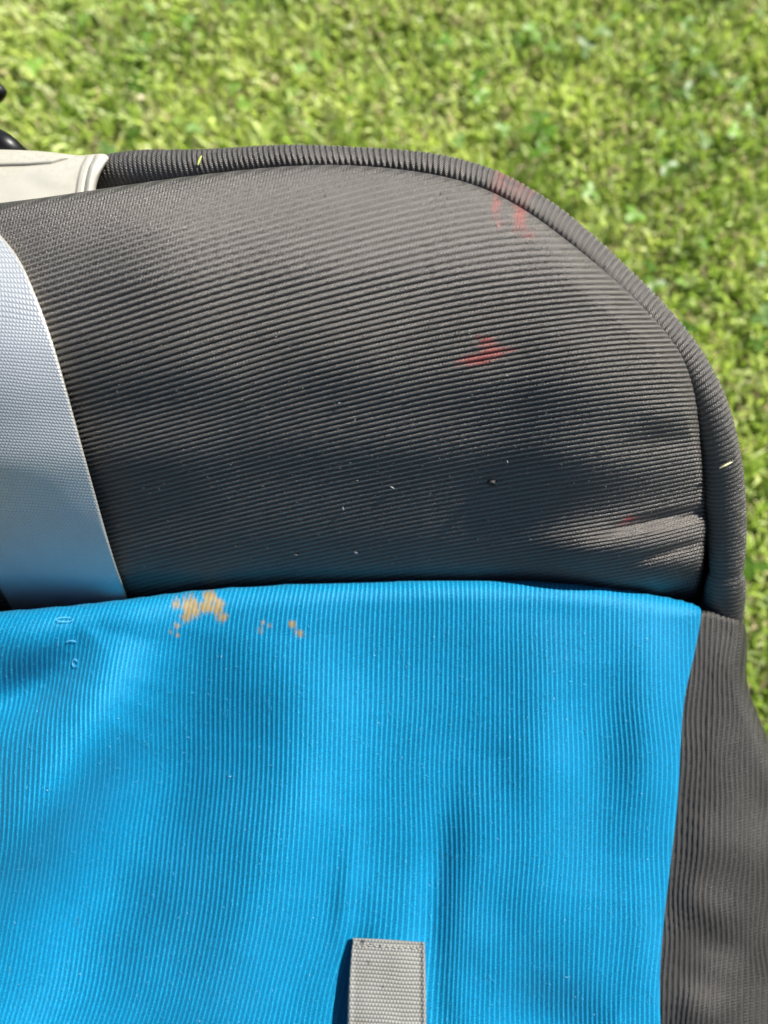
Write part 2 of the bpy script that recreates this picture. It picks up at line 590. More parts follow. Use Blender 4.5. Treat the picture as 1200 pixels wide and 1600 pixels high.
def D_pad(px, py):
    ye = py - pad_shift(px) * sstep(1000, 480, py)
    D = pad_prof(ye)
    D = D + 0.013 * (np.clip(px - 830, 0, None) / 260) ** 2
    D = D + 0.014 * (np.clip(350 - px, 0, None) / 450) ** 2
    D = D - 0.012 * sstep(800, 1080, px) * sstep(800, 930, py)
    # creases at the lower right corner
    D = D - seg_ridge(px, py, [(820, 888), (940, 860), (1060, 838), (1220, 814)], 38, 0.0072)
    D = D + seg_ridge(px, py, [(930, 838), (1010, 816), (1130, 795)], 11, 0.0035)
    D = D - seg_ridge(px, py, [(930, 925), (1050, 888), (1200, 850)], 22, 0.0040)
    D = D + seg_ridge(px, py, [(985, 880), (1060, 858), (1130, 842)], 8, 0.0018)
    D = D - seg_ridge(px, py, [(1000, 655), (1060, 640), (1110, 620)], 22, 0.0009)
    D = D + seg_ridge(px, py, [(960, 700), (1040, 690), (1120, 690)], 16, 0.0008)
    D = D + (vnoise(px / 130, py / 90, 3) - 0.5) * 0.0016
    return D


pitch_tab_y = np.linspace(150, 1100, 2000)
pitch_vals = np.interp(pitch_tab_y, [150, 250, 290, 330, 420, 570, 700, 800, 870, 910, 960], [7, 8.2, 9.6, 10.8, 11.0, 8.9, 7.8, 7.1, 6.5, 6.0, 5.6])
pitch_cum = np.concatenate([[0], np.cumsum(0.5 * (1 / pitch_vals[1:] + 1 / pitch_vals[:-1]) * np.diff(pitch_tab_y))])
_sx = np.linspace(-300, 1250, 1600)
_sl = np.interp(_sx, [-300, 0, 300, 600, 900, 1000, 1250], [-0.36, -0.33, -0.30, -0.245, -0.15, -0.07, -0.0])
_S = np.cumsum(_sl) * (_sx[1] - _sx[0]); _S -= np.interp(600, _sx, _S)
_sl2 = np.interp(_sx, [-300, 0, 300, 600, 850, 950, 1050, 1250], [-0.28, -0.27, -0.25, -0.20, -0.155, -0.17, -0.27, -0.28])
_S2 = np.cumsum(_sl2) * (_sx[1] - _sx[0]); _S2 -= np.interp(600, _sx, _S2)


def rib_pad(px, py):
    w = sstep(560, 840, py)
    S = np.interp(px, _sx, _S) * (1 - w) + np.interp(px, _sx, _S2) * w
    S = S + 0.0004 * np.clip(px - 690, 0, None) ** 2 * sstep(560, 330, py)
    S = S + (vnoise(px / 160, py / 120, 11) - 0.5) * 4.0
    r = np.interp(py - S, pitch_tab_y, pitch_cum)
    return r, px / 5.0


def blob_mask(px, py, blobs, ns=(6, 6), seed=1, thr=0.5, gain=4.0, namt=0.8, shear=0.0):
    v = np.zeros(np.shape(px))
    for (cx, cy, rx, ry, w) in blobs:
        yy = py + shear * (px - cx)
        v = np.maximum(v, w * np.exp(-((px - cx) / rx) ** 2 - ((yy - cy) / ry) ** 2))
    n = vnoise(px / ns[0], py / ns[1], seed) * 0.6 + vnoise(px / ns[0] * 2.3, py / ns[1] * 2.3, seed + 5) * 0.4
    return np.clip((v + (n - 0.5) * namt * (v > 0.08) - thr) * gain, 0, 1)


def stain_pad(px, py):
    m1 = blob_mask(px, py, [(745, 562, 28, 9, 1.15), (770, 552, 20, 11, 1.1), (760, 535, 16, 9, .75), (790, 548, 16, 6, .7), (748, 527, 8, 6, .6)],
                   (4, 2.2), 21, .24, 2.0, .9, 0.12)
    m2 = blob_mask(px, py, [(818, 310, 14, 22, 1.05), (812, 340, 10, 24, .8), (775, 320, 7, 22, .72), (780, 350, 6, 10, .55), (826, 365, 12, 10, .5), (800, 290, 30, 10, .9)],
                   (3, 3.4), 22, .16, 1.4, .7)
    m3 = blob_mask(px, py, [(985, 812, 14, 8, .95), (970, 820, 10, 4, .7)], (7, 4), 23, .45, 3.0, .7, 0.25)
    m4 = blob_mask(px, py, [(545, 889, 5, 4, .8), (712, 690, 4, 4, .7)], (5, 4), 24, .45, 2.0, .5)
    a = np.maximum.reduce([m1 * .95, m2 * .8, m3 * .9, m4 * .5])
    c = np.zeros(np.shape(px) + (4,))
    c[..., 0] = 0.25; c[..., 1] = 0.012; c[..., 2] = 0.009
    c[..., 3] = a
    return c


pad_outline = [  # px, py, rounding radius, drop at the edge
    (-160, 335, 30, .006), (-120, 330, 30, .006), (0, 317, 28, .006), (80, 307, 26, .006), (150, 296, 26, .006), (300, 274, 26, .006),
    (450, 258, 26, .006), (560, 257, 26, .006), (680, 271, 26, .006), (760, 294, 26, .006), (830, 333, 34, .006), (900, 386, 44, .009),
    (960, 436, 52, .012), (1020, 492, 52, .013), (1066, 548, 44, .012), (1086, 605, 26, .010), (1096, 680, 14, .009), (1103, 750, 11, .009),
    (1108, 810, 11, .009), (1104, 850, 11, .009), (1100, 880, 10, .008), (1096, 930, 10, .008), (1092, 965, 10, .008), (1000, 968, 8, .004), (700, 962, 8, .004), (300, 970, 8, .004), (0, 990, 8, .004), (-160, 998, 8, .004)]
pad = panel('headrest_pad', pad_outline, D_pad, (3.2, 0.8), MAT_PAD, seat, rib_pad, profile=flat_cord, amp=0.00115, skirt=20, skirt_k=0.0022, tuck=0.2, stain=stain_pad)
pad['label'] = 'charcoal ribbed padded top section with red stains'

# --- piping: fat ribbed roll round the pad's edge
pc = np.array([  # centre px, py, distance, half width px
    (130, 300, .2580, 34), (160, 285, .2510, 36), (220, 270, .2425, 32), (300, 261, .2345, 26), (450, 246, .2262, 18), (560, 247, .2254, 17), (640, 254, .2246, 18), (700, 265, .2236, 19),
    (770, 287, .2224, 20), (837, 326, .2212, 21), (902, 376, .2204, 22), (962, 432, .2200, 23), (1022, 495, .2202, 24), (1073, 558, .2225, 25),
    (1106, 625, .2265, 27), (1123, 700, .2345, 29), (1131, 770, .2440, 30), (1135, 840, .2530, 29), (1135, 885, .2585, 27), (1133, 920, .2640, 31), (1128, 955, .2715, 33), (1124, 1000, .2820, 32)])


def resample(ctrl, step):
    P = np.array(ctrl, float)
    d = np.concatenate([[0], np.cumsum(np.hypot(*np.diff(P[:, :2], axis=0).T))])
    # Catmull-Rom through the controls
    n = int(d[-1] / step)
    t = np.linspace(0, d[-1], n)
    k = np.clip(np.searchsorted(d, t, side='right') - 1, 0, len(P) - 2)
    f = ((t - d[k]) / (d[k + 1] - d[k]))[:, None]
    p0 = P[np.maximum(k - 1, 0)]; p1 = P[k]; p2 = P[k + 1]; p3 = P[np.minimum(k + 2, len(P) - 1)]
    d1 = (d[k + 1] - d[k])[:, None]
    dm = np.maximum(d[k + 1] - d[np.maximum(k - 1, 0)], 1e-6)[:, None]
    dn = np.maximum(d[np.minimum(k + 2, len(P) - 1)] - d[k], 1e-6)[:, None]
    m1 = (p2 - p0) / dm * d1; m2 = (p3 - p1) / dn * d1
    f2, f3 = f * f, f * f * f
    return (2 * f3 - 3 * f2 + 1) * p1 + (f3 - 2 * f2 + f) * m1 + (-2 * f3 + 3 * f2) * p2 + (f3 - f2) * m2


pp = resample(pc, 1.5)
prad = pp[:, 3] / FPX * pp[:, 2]
prad = prad * (1 + .05 * np.sin(pp[:, 0] / 41.0) * np.sin(pp[:, 1] / 57.0 + 1))
prad = prad * (1 - 0.10 * np.exp(-((pp[:, 1] - 893) / 7.0) ** 2 * (pp[:, 0] > 1000)) * (pp[:, 0] > 1000))


def stain_pipe(pth, ang):
    a = blob_mask(np.repeat(pth[:, :1], len(ang), 1), np.repeat(pth[:, 1:2], len(ang), 1) * 1.0, [(782, 292, 24, 30, 1.05), (812, 305, 22, 30, .9)], (6, 6), 31, .45, 2.2, .6)
    c = np.zeros(a.shape + (4,))
    nz = vnoise(np.repeat(pth[:, :1], len(ang), 1) / 5, np.repeat(ang[None] * 3, len(pth), 0), 77)
    c[..., 0] = .20; c[..., 1] = .03; c[..., 2] = .024; c[..., 3] = a * np.clip(nz * 1.3, .1, .75)
    return c


piping = tube('piping', unproj(pp[:, 0], pp[:, 1], pp[:, 2]), prad, MAT_PAD, seat, nseg=40,
              ribs=lambda s, a: s / 0.00168 + 0.45 * np.cos(a) + 0.35 * np.sin(s * 90), amp=0.00085, stain=stain_pipe, px_path=pp, squash=.68)
piping['label'] = 'fat charcoal ribbed roll round the pad edge'

# --- silver webbing strap over the pad's left end


def D_strap(px, py):
    D = D_pad(px, py) + (vnoise(px / 130, py / 90, 3) - 0.5) * -0.0016 - 0.0020
    xe = np.interp(py, [300, 365, 470, 630, 830, 935, 1000], [-40, 0, 60, 110, 165, 200, 225])
    t = np.clip((xe - px) / 200, 0, 1)
    D = D - 0.0015 * np.sin(np.pi * np.clip(t, 0, 1)) * sstep(960, 820, py) - .0065 * np.exp(-((py - 770 - 0.1 * px) / 165) ** 2)
    return D


def rib_strap(px, py):
    xe = np.interp(py, [200, 300, 365, 400, 470, 540, 630, 740, 830, 890, 935, 1000], [-120, -40, 0, 30, 60, 85, 110, 140, 165, 185, 200, 225])
    return (py + (px - xe) * -0.10 + (vnoise(px / 60, py / 60, 5) - .5) * 5) / np.interp(py, [300, 500, 800, 950], [7.0, 7.4, 6.4, 5.0]), (px - xe) / 5.2


strap_outline = [(-150, 255, 5, .0009), (-90, 262, 5, .0009), (-40, 325, 5, .0009), (0, 365, 5, .0009), (32, 405, 5, .0009), (60, 470, 5, .0009), (85, 540, 5, .0009), (110, 630, 5, .0009), (140, 740, 5, .0009), (165, 830, 5, .0009),
                 (183, 890, 5, .0009), (200, 934, 5, .0009), (206, 965, 5, .0009), (206, 965, 5, .0009), (30, 985, 5, .0009), (30, 985, 5, .0009), (20, 952, 5, .0009), (-2, 918, 5, .0009), (-30, 860, 5, .0009), (-90, 700, 5, .0009), (-130, 560, 5, .0009), (-150, 430, 5, .0009)]
strap = panel('webbing_strap', strap_outline, D_strap, (2.0, 1.4), MAT_STRAP, seat, rib_strap, amp=0.00002, skirt=4, skirt_k=0.0006)
strap['label'] = 'silver grey shiny woven webbing strap'

# --- blue front panel


blue_base = smooth_table([700, 950, 1050, 1200, 1500, 1900, 2100], [.2555, .2555, .2580, .2608, .2600, .2560, .254], 110, 700, 2100)


def D_blue(px, py):
    D = blue_base(py)
    D = D + 0.010 * (np.clip(130 - px, 0, None) / 400) ** 2
    D = D + 0.004 * (np.clip(px - 900, 0, None) / 180) ** 2
    D = D + seg_ridge(px, py, [(-80, 1125), (40, 1080), (100, 1045), (150, 1000)], 36, 0.0073)
    D = D - seg_ridge(px, py, [(-60, 1010), (40, 1000), (110, 975)], 41, 0.0036)
    D = D - seg_ridge(px, py, [(190, 990), (150, 1120), (0, 1320), (-100, 1470)], 74, 0.0165)
    D = D + seg_ridge(px, py, [(315, 985), (275, 1180), (170, 1400), (40, 1660)], 86, 0.0132)
    D = D - seg_ridge(px, py, [(470, 990), (470, 1220), (380, 1450), (290, 1660)], 76, 0.0084)
    D = D + seg_ridge(px, py, [(708, 1220), (690, 1310), (676, 1420), (674, 1500), (690, 1660)], 27, 0.0034)
    D = D - seg_ridge(px, py, [(760, 1180), (745, 1350), (730, 1520)], 48, 0.0025)
    D = D - seg_ridge(px, py, [(560, 1290), (540, 1400), (532, 1500)], 18, 0.0022)
    D = D + seg_ridge(px, py, [(560, 1440), (550, 1520), (535, 1680)], 26, 0.0037)
    D = D - seg_ridge(px, py, [(1000, 950), (1012, 1080), (1010, 1200), (985, 1340)], 48, 0.0038)
    D = D + seg_ridge(px, py, [(925, 1040), (925, 1200), (905, 1400)], 67, 0.0028)
    D = D - seg_ridge(px, py, [(860, 960), (850, 1200), (840, 1500)], 71, 0.0057)
    D = D + seg_ridge(px, py, [(770, 1560), (860, 1600), (960, 1620)], 72, 0.0071)
    D = D - seg_ridge(px, py, [(1000, 1380), (1010, 1500), (1005, 1640)], 36, 0.0019)
    D = D + (vnoise(px / 150, py / 170, 8) - .5) * .0018 + (vnoise(px / 55, py / 75, 9) - .5) * .0007
    return D


def rib_blue(px, py):
    sh = np.interp(px, [-300, 0, 120, 300, 480, 650, 1200], [110, 85, 55, 26, 12, 2, 0]) * np.exp(-np.clip(py - 915, 0, None) / 55)
    low = np.interp(px, [-300, 150, 520, 640, 800], [.34, .34, .26, .08, .03])
    sh = sh - low * 110 * (np.log1p(np.exp((py - 1420) / 110)))
    sh = sh + seg_ridge(px, py, [(-80, 1125), (40, 1080), (150, 1000)], 40, 10)
    sh = sh - 0.00028 * np.clip(px - 880, 0, None) ** 2 * sstep(1200, 950, py)
    sh = sh + (vnoise(px / 170, py / 120, 15) - .5) * 9
    sh = sh + 7 * np.exp(-((px - 690) / 40) ** 2) * sstep(1250, 1450, py)
    return (px - sh) / 7.6 + 100, py / 5.0


def stain_blue(px, py):
    m = blob_mask(px, py, [(298, 950, 12, 15, 1.2), (292, 962, 8, 10, .9), (322, 948, 14, 9, 1.05), (327, 932, 10, 9, 1.1), (340, 948, 10, 12, .95), (347, 964, 10, 7, .8), (275, 944, 7, 9, .7),
                           (276, 978, 6, 4, .62), (266, 986, 4, 3, .6), (277, 993, 4, 3, .62), (405, 985, 5, 4, .68), (410, 974, 3, 4, .55), (421, 977, 4, 3, .55), (456, 976, 6, 5, .95), (468, 990, 7, 5, .8)],
                  (2.2, 3.4), 41, .12, 2.0, .85)
    m = m * (0.62 + 0.38 * cord(rib_blue(px, py)[0]) ** 2)
    c = np.zeros(np.shape(px) + (4,))
    k = vnoise(px / 9, py / 9, 44)
    c[..., 0] = .28 + .12 * k; c[..., 1] = .17 + .08 * k; c[..., 2] = .015 + .03 * k
    c[..., 3] = m * .95
    d = blob_mask(px, py, [(122, 1440, 5, 5, .8), (692, 1336, 3, 4, .9), (838, 911, 4, 3, .8), (15, 1518, 4, 5, .7)], (5, 5), 46, .45, 2.0, .4)
    dm = d > m
    c[dm, 0] = .01; c[dm, 1] = .03; c[dm, 2] = .05; c[dm, 3] = d[dm] * .7
    return c


blue_outline = [(-200, 975, 40, .008), (-120, 968, 40, .008), (0, 955, 40, .008), (90, 948, 40, .008), (200, 936, 40, .008), (300, 922, 40, .008), (400, 915, 38, .008), (500, 910, 36, .008), (600, 908, 36, .008), (720, 905, 34, .008),
                (860, 908, 34, .008), (960, 918, 34, .008), (1040, 932, 32, .008), (1085, 942, 24, .007), (1098, 952, 14, .005), (1094, 980, 10, .003), (1084, 1030, 9, .0022), (1070, 1085, 9, .0022), (1064, 1150, 9, .0022), (1060, 1250, 9, .0022), (1048, 1350, 9, .0022), (1036, 1450, 9, .0022), (1030, 1540, 9, .0022),
                (1034, 1640, 9, .0022), (1040, 1880, 9, .0022), (1040, 1880, 9, .002), (-200, 1880, 20, .004), (-200, 1880, 20, .004)]
blue = panel('front_panel', blue_outline, D_blue, (0.9, 5.0), MAT_BLUE, seat, rib_blue, profile=skewed, amp=0.00023, skirt=14, skirt_k=0.0014, tuck=0.25, stain=stain_blue)
blue['label'] = 'bright blue ribbed fabric panel with orange stain'

# --- charcoal side panel right of the blue one


side_base = smooth_table([800, 900, 960, 1060, 1200, 1500, 1900, 2100], [.267, .2660, .2645, .2662, .2662, .2647, .2607, .259], 60, 800, 2100)


def D_side(px, py):
    xs = np.interp(py, [940, 1085, 1150, 1250, 1350, 1450, 1540, 1640, 1900], [1095, 1070, 1064, 1060, 1048, 1036, 1030, 1034, 1040])
    D = side_base(py)
    t = np.clip(px - xs, -40, None)
    D = D + 0.9e-6 * np.clip(t - 40, 0, None) ** 2
    D = D - seg_ridge(px, py, [(1120, 990), (1115, 1080), (1100, 1200)], 34, 0.0013)
    D = D + seg_ridge(px, py, [(1075, 1400), (1110, 1470), (1170, 1500)], 28, 0.0013)
    D = D - seg_ridge(px, py, [(1060, 1380), (1090, 1420), (1150, 1440)], 30, 0.0012)
    D = D - seg_ridge(px, py, [(1080, 1290), (1130, 1330), (1200, 1340)], 40, 0.0011)
    D = D - seg_ridge(px, py, [(1060, 1540), (1090, 1570), (1150, 1600)], 34, 0.0016)
    D = D + seg_ridge(px, py, [(1150, 1160), (1180, 1240), (1240, 1300)], 30, 0.0012)
    D = D + (vnoise(px / 60, py / 80, 18) - .5) * .0014
    k = sstep(48, 2, t)                       # tucked under the blue panel's edge at the seam
    return D * (1 - k) + (D_blue(np.minimum(px, xs), py) + .0026) * k


def rib_side(px, py):
    xs = np.interp(py, [940, 1085, 1250, 1450, 1640, 1900], [1092, 1076, 1060, 1046, 1040, 1040])
    sh = (xs - 1060) * .5 + (vnoise(px / 60, py / 70, 25) - .5) * 10 - 0.0006 * np.clip(1250 - py, 0, None) * (px - 1080) * .6
    return (px - sh) / 8.2 + 300, py / 5.0


side_outline = [(1078, 958, 12, .006), (1100, 950, 12, .006), (1135, 957, 12, .006), (1160, 964, 14, .008), (1167, 985, 22, .010), (1168, 1020, 26, .010), (1165, 1055, 26, .010), (1174, 1090, 26, .010), (1188, 1125, 26, .010), (1204, 1162, 26, .010),
                (1230, 1230, 34, .012), (1255, 1330, 40, .014), (1268, 1480, 45, .015), (1272, 1640, 45, .015), (1275, 1880, 45, .015), (1275, 1880, 45, .015), (1010, 1880, 8, .002), (1010, 1600, 8, .002), (1010, 1500, 8, .002), (1030, 1350, 8, .002), (1040, 1200, 8, .002), (1050, 1080, 8, .002), (1066, 1000, 8, .004)]
side = panel('side_panel', side_outline, D_side, (1.15, 3.0), MAT_SIDE, seat, rib_side, profile=flat_cord, amp=0.00080, skirt=16, skirt_k=0.0016, tuck=0.2, stain=lambda x, y: np.zeros(np.shape(x) + (4,)))
side['label'] = 'charcoal ribbed fabric panel beside the blue one'

# --- grey webbing tab sewn to the blue panel


def D_tab(px, py):
    base = np.interp(py, [1440, 1465, 1600, 1750], [.2570, .2568, .2525, .2505])
    t = (px - 605) / 60
    D = base + 0.0007 * t * t - .0004 * t
    D = D - seg_ridge(px, py, [(548, 1450), (545, 1800)], 4.5, .0004, False) - seg_ridge(px, py, [(662, 1450), (664, 1800)], 4.0, .0006, False)
    return D + (vnoise(px / 35, py / 30, 33) - .5) * .0005


def rib_tab(px, py):
    return (py - 0.06 * (px - 600) + (vnoise(px / 30, py / 30, 34) - .5) * 2.0) / 6.3, px / 5.2


def stain_tab(px, py):
    m = blob_mask(px, py, [(566, 1472, 4, 5, 1.1), (579, 1476, 5, 4, .8), (593, 1478, 5, 4, .8), (575, 1505, 12, 9, .55), (598, 1542, 3, 3, .7), (627, 1483, 3, 2, .6)], (5, 5), 51, .4, 2.5, .5)
    c = np.zeros(np.shape(px) + (4,)); c[..., 0] = .02; c[..., 1] = .025; c[..., 2] = .025; c[..., 3] = m * .85
    return c


tab_outline = [(551, 1465, 3, .0009), (551, 1465, 3, .0009), (600, 1467, 3, .0009), (664, 1472, 3, .0009), (664, 1472, 3, .0009), (666, 1540, 3, .0009), (667, 1700, 3, .0009), (667, 1700, 3, .0009), (540, 1700, 3, .0009), (540, 1700, 3, .0009), (543, 1560, 3, .0009), (547, 1500, 3, .0009)]
tab = panel('webbing_tab', tab_outline, D_tab, (1.0, 1.0), MAT_TAB, seat, rib_tab, amp=0.0005, skirt=4, skirt_k=0.0005, stain=stain_tab)
tab['label'] = 'short grey woven webbing tab'

for i in range(11):                                   # thread row that holds the tab's folded end
    x0 = 556 + i * 9.6
    X = np.linspace(x0, x0 + 6.6, 7); Y = 1477 + .055 * (X - 556) + 0.6 * math.sin(i * 2.1)
    P = unproj(X, Y, D_tab(X, Y) + .00012 - .00030 * np.sin(np.linspace(0, np.pi, 7)))
    tube('stitch', P, np.full(7, .00021), MAT_STITCH, tab, nseg=6)

# --- off-white plastic shell behind the pad's upper left corner


def D_shell(px, py):
    D = 0.2375 + 0.00010 * np.clip(290 - py, -40, None) * 0.5 + 0.0000020 * np.clip(275 - py, 0, None) ** 2
    # raised lip along the top
    lipy = np.interp(px, [-300, 0, 40, 80, 105, 125, 200], [262, 258, 257, 254, 247, 238, 200])
    D = D - 0.0012 * sstep(4, -5, py - lipy) + 0.0003 * np.exp(-((py - lipy - 3) / 2.5) ** 2)
    # end band with a rounded bead
    xb = np.interp(py, [235, 245, 260, 280, 300, 330], [150, 146, 138, 133, 130, 128])
    D = D - 0.0010 * sstep(-13, -9, px - xb) + .0012 * np.exp(-((px - xb) / 1.8) ** 2) - 0.0016 * np.exp(-((px - xb - 8) / 7) ** 2)
    D = D + (vnoise(px / 40, py / 20, 61) - .5) * .0006
    return D


def stain_shell(px, py):
    n = vnoise(px / 9, py / 5, 71) * vnoise(px / 3, py / 2.5, 72)
    m = np.exp(-((py - 246) / 7) ** 2) * np.clip((n - .32) * 5, 0, 1) * .6 * (px < 110)
    m = np.maximum(m, .25 * np.exp(-((px - 134) / 3.5) ** 2))
    lipy = np.interp(px, [-300, 0, 40, 80, 105, 125, 200], [262, 258, 257, 254, 247, 238, 200])
    m = np.maximum(m, .35 * np.exp(-((py - lipy - 3) / 2) ** 2))
    c = np.zeros(np.shape(px) + (4,)); c[..., 0] = .30; c[..., 1] = .27; c[..., 2] = .21; c[..., 3] = m
    return c


shell_outline = [(-160, 238, 7, .004), (-60, 233, 7, .004), (40, 234, 7, .004), (95, 239, 7, .004), (120, 243, 6, .004), (135, 242, 6, .004), (152, 240, 7, .004), (164, 240, 7, .004), (174, 246, 7, .004), (160, 266, 7, .004), (152, 285, 7, .004), (149, 300, 7, .004), (150, 340, 6, .003), (150, 340, 6, .003), (-160, 370, 6, .003)]
shell = panel('plastic_shell', shell_outline, D_shell, (1.3, 1.0), MAT_SHELL, seat, None, skirt=10, skirt_k=0.0014, tuck=.2, stain=stain_shell)
shell['label'] = 'off-white moulded plastic shell corner'

# --- black plastic handle behind the shell (only its tip shows)
hp = resample([(60, 262, .262, 17), (34, 246, .259, 15), (8, 228, .256, 19), (-30, 214, .262, 24), (-75, 200, .275, 26), (-100, 180, .295, 26), (-95, 158, .31, 24), (-60, 146, .315, 20), (-30, 143, .315, 20), (-16, 143, .315, 20), (-8, 143, .315, 18), (2, 143, .315, 12), (8, 143, .315, 6), (11, 143, .315, .5)], 2.0)
handle = tube('handle', unproj(hp[:, 0], hp[:, 1], hp[:, 2]), hp[:, 3] / FPX * hp[:, 2], MAT_BLACK, seat, nseg=24)
handle['label'] = 'curved black plastic handle tip'

# --- hidden body under the covers: walls from the panel edges down to the lawn
_bp = pp[(pp[:, 0] > 175) & (pp[:, 1] < 985)][::22]
body_px = [(-150, 258, .245), (-60, 256, .245), (100, 262, .245)] + [(p[0], p[1], p[2] + .004) for p in _bp] + [(1138, 1000, .283)] + [(1138, 1060, .283), (1160, 1150, .288), (1200, 1260, .29), (1220, 1400, .292), (1230, 1600, .292), (1230, 1860, .285), (600, 1860, .272), (-170, 1860, .285), (-170, 1000, .29), (-150, 600, .25)]
bp_ = np.array(body_px, float)
top = unproj(bp_[:, 0], bp_[:, 1], bp_[:, 2])
cen = top.mean(0)
l1 = top.copy(); l1[:, 2] = 0.14; l1[:, :2] = cen[:2] + (l1[:, :2] - cen[:2]) * .97
l2 = l1.copy(); l2[:, 2] = 0.005; l2[:, :2] = cen[:2] + (l2[:, :2] - cen[:2]) * .99
n = len(top)
V = np.concatenate([top, l1, l2])
F = [[a * n + i, a * n + (i + 1) % n, (a + 1) * n + (i + 1) % n, (a + 1) * n + i] for a in range(2) for i in range(n)] + [list(range(2 * n, 3 * n))]
body = mesh_obj('seat_base', V, F, MAT_BASE, seat, smooth=False)

# --- snagged threads on the blue panel


def on_blue(px, py, lift=0.0003):
    O = 0.008 * (1 - np.sqrt(np.clip(1 - np.clip(1 - (np.asarray(py, float) - 945) / 38, 0, 1) ** 2, 0, 1)))
    return unproj(px, py, D_blue(np.asarray(px, float), np.asarray(py, float)) + O - lift)


for (sx, sy, rx, ry, a0, a1) in ((101, 968, 13, 3.4, -.2, 5.6), (111, 1003, 7, 2, 2.6, 6.5), (117, 1036, 4, 6, 1.0, 6.0)):
    a = np.linspace(a0, a1, 26)
    X = sx + rx * np.cos(a); Y = sy + ry * np.sin(a)
    P = on_blue(X, Y, 0.0004 + .0003 * np.sin((a - a0) / (a1 - a0) * np.pi))
    s_ = tube('snag_thread', P, np.full(26, .00011), MAT_THREAD, blue, nseg=6)

# --- lint: pale fibres and specks caught on the fabric (uncountable)


def lint_mesh(pts_fn, surf, n, seed, big=1.0, w0=.18, w1=.5, rise=.0003):
    r = np.random.default_rng(seed)
    x, y = pts_fn(r, n)
    k = 4
    L = r.gamma(2.0, .9, n) * big + .8
    w = r.uniform(w0, w1, n) * np.where(r.random(n) < .12, 1.8, 1)
    a = r.uniform(0, np.pi, n); bend = r.uniform(-.9, .9, n); up = r.random(n)
    t = np.linspace(-.5, .5, k + 1)
    aa = a[:, None] + bend[:, None] * t
    cx = x[:, None] + L[:, None] * t * np.cos(aa); cy = y[:, None] + L[:, None] * t * np.sin(aa)
    ww = w[:, None] * (1 - np.abs(t) * 1.2) + .12
    ox, oy = -np.sin(aa) * ww, np.cos(aa) * ww
    lift = .00025 + rise * (1 - 4 * t * t) * up[:, None]
    X = np.stack([cx + ox, cx, cx - ox], -1); Y = np.stack([cy + oy, cy, cy - oy], -1)
    Lf = np.stack([lift, lift + .00012, lift], -1)
    V = surf(X, Y, Lf).reshape(-1, 3)
    f = []
    for j in range(k):
        f += [[3 * j, 3 * j + 3, 3 * j + 4, 3 * j + 1], [3 * j + 1, 3 * j + 4, 3 * j + 5, 3 * j + 2]]
    F = (np.arange(n)[:, None, None] * (3 * (k + 1)) + np.array(f)[None]).reshape(-1, 4)
    return V, F


def surf_pad(x, y, l):
    return unproj(x, y, D_pad(np.asarray(x, float), np.asarray(y, float)) - l)


def pick_pad(r, n):
    x = r.uniform(20, 1085, n * 4); y = r.uniform(275, 897, n * 4)
    xe = np.interp(y, [300, 365, 470, 630, 830, 935], [-30, 0, 60, 110, 165, 200]) + 8
    xr = np.interp(y, [270, 300, 333, 436, 548, 605, 900], [620, 740, 800, 930, 1040, 1078, 1088])
    xl = np.interp(y, [257, 274, 296, 317], [450, 300, 150, 20]) + 20
    ok = (x > xe) & (x > xl) & (x < xr) & (r.random(n * 4) < .5 + .5 * (y > 650))
    return x[ok][:n], y[ok][:n]


def pick_blue(r, n):
    x = r.uniform(-40, 1025, n * 3); y = r.uniform(965, 1660, n * 3)
    ok = ~((x > 528) & (x < 678) & (y > 1448))
    return x[ok][:n], y[ok][:n]


def add_lint(name, pick, surf, n, seed, mat, parent, **kw):
    V, F = lint_mesh(pick, surf, n, seed, **kw)
    o = mesh_obj(name, V, F, mat, parent)
    o['kind'] = 'stuff'


add_lint('lint', pick_pad, surf_pad, 150, 5, MAT_LINT, pad)
add_lint('lint', pick_blue, on_blue, 90, 6, plain_mat('blue_lint', (0.30, 0.60, 0.80)), blue, big=.8)
# short fuzz standing off the yarn
add_lint('fuzz', pick_pad, surf_pad, 1800, 15, plain_mat('grey_fuzz', (0.09, 0.088, 0.085)), pad, big=1.5, w0=.02, w1=.16, rise=.0007)
add_lint('fuzz', pick_blue, on_blue, 2200, 16, plain_mat('blue_fuzz', (0.07, 0.42, 0.64)), blue, big=1.3, w0=.02, w1=.16, rise=.0006)
# the brighter flecks one can point to
for (x, y, L, w, a) in [(q_[0], q_[1], q_[2] * .7, q_[3] * .6, q_[4]) for q_ in ((613, 762, 7, 2.2, .5), (556, 864, 5, 3.5, .2), (536, 795, 5, 2.5, 1.2), (792, 587, 3, 2, .3), (530, 630, 3, 2, .1), (793, 722, 4, 2, 1.3), (463, 867, 6, 1.6, .2))]:
    aa = np.linspace(0, 2 * np.pi, 9)[:-1]
    ex = L * np.cos(aa); ey = w * np.sin(aa) * (1 + .3 * np.cos(3 * aa))
    X = x + ex * math.cos(a) - ey * math.sin(a); Y = y + ex * math.sin(a) + ey * math.cos(a)
    ring = [surf_pad(p, q_, .0002) for p, q_ in zip(X, Y)]
    V = np.array(ring + [surf_pad(x, y, .0009)])
    o = mesh_obj('fluff_fleck', V, [[i, (i + 1) % 8, 8] for i in range(8)], MAT_LINT, pad)

# ------------------------------------------------------------------ loose things lying on the seat


def thing(o, label, cat, group=None):
    o['label'] = label; o['category'] = cat
    if group:
        o['group'] = group
    return o


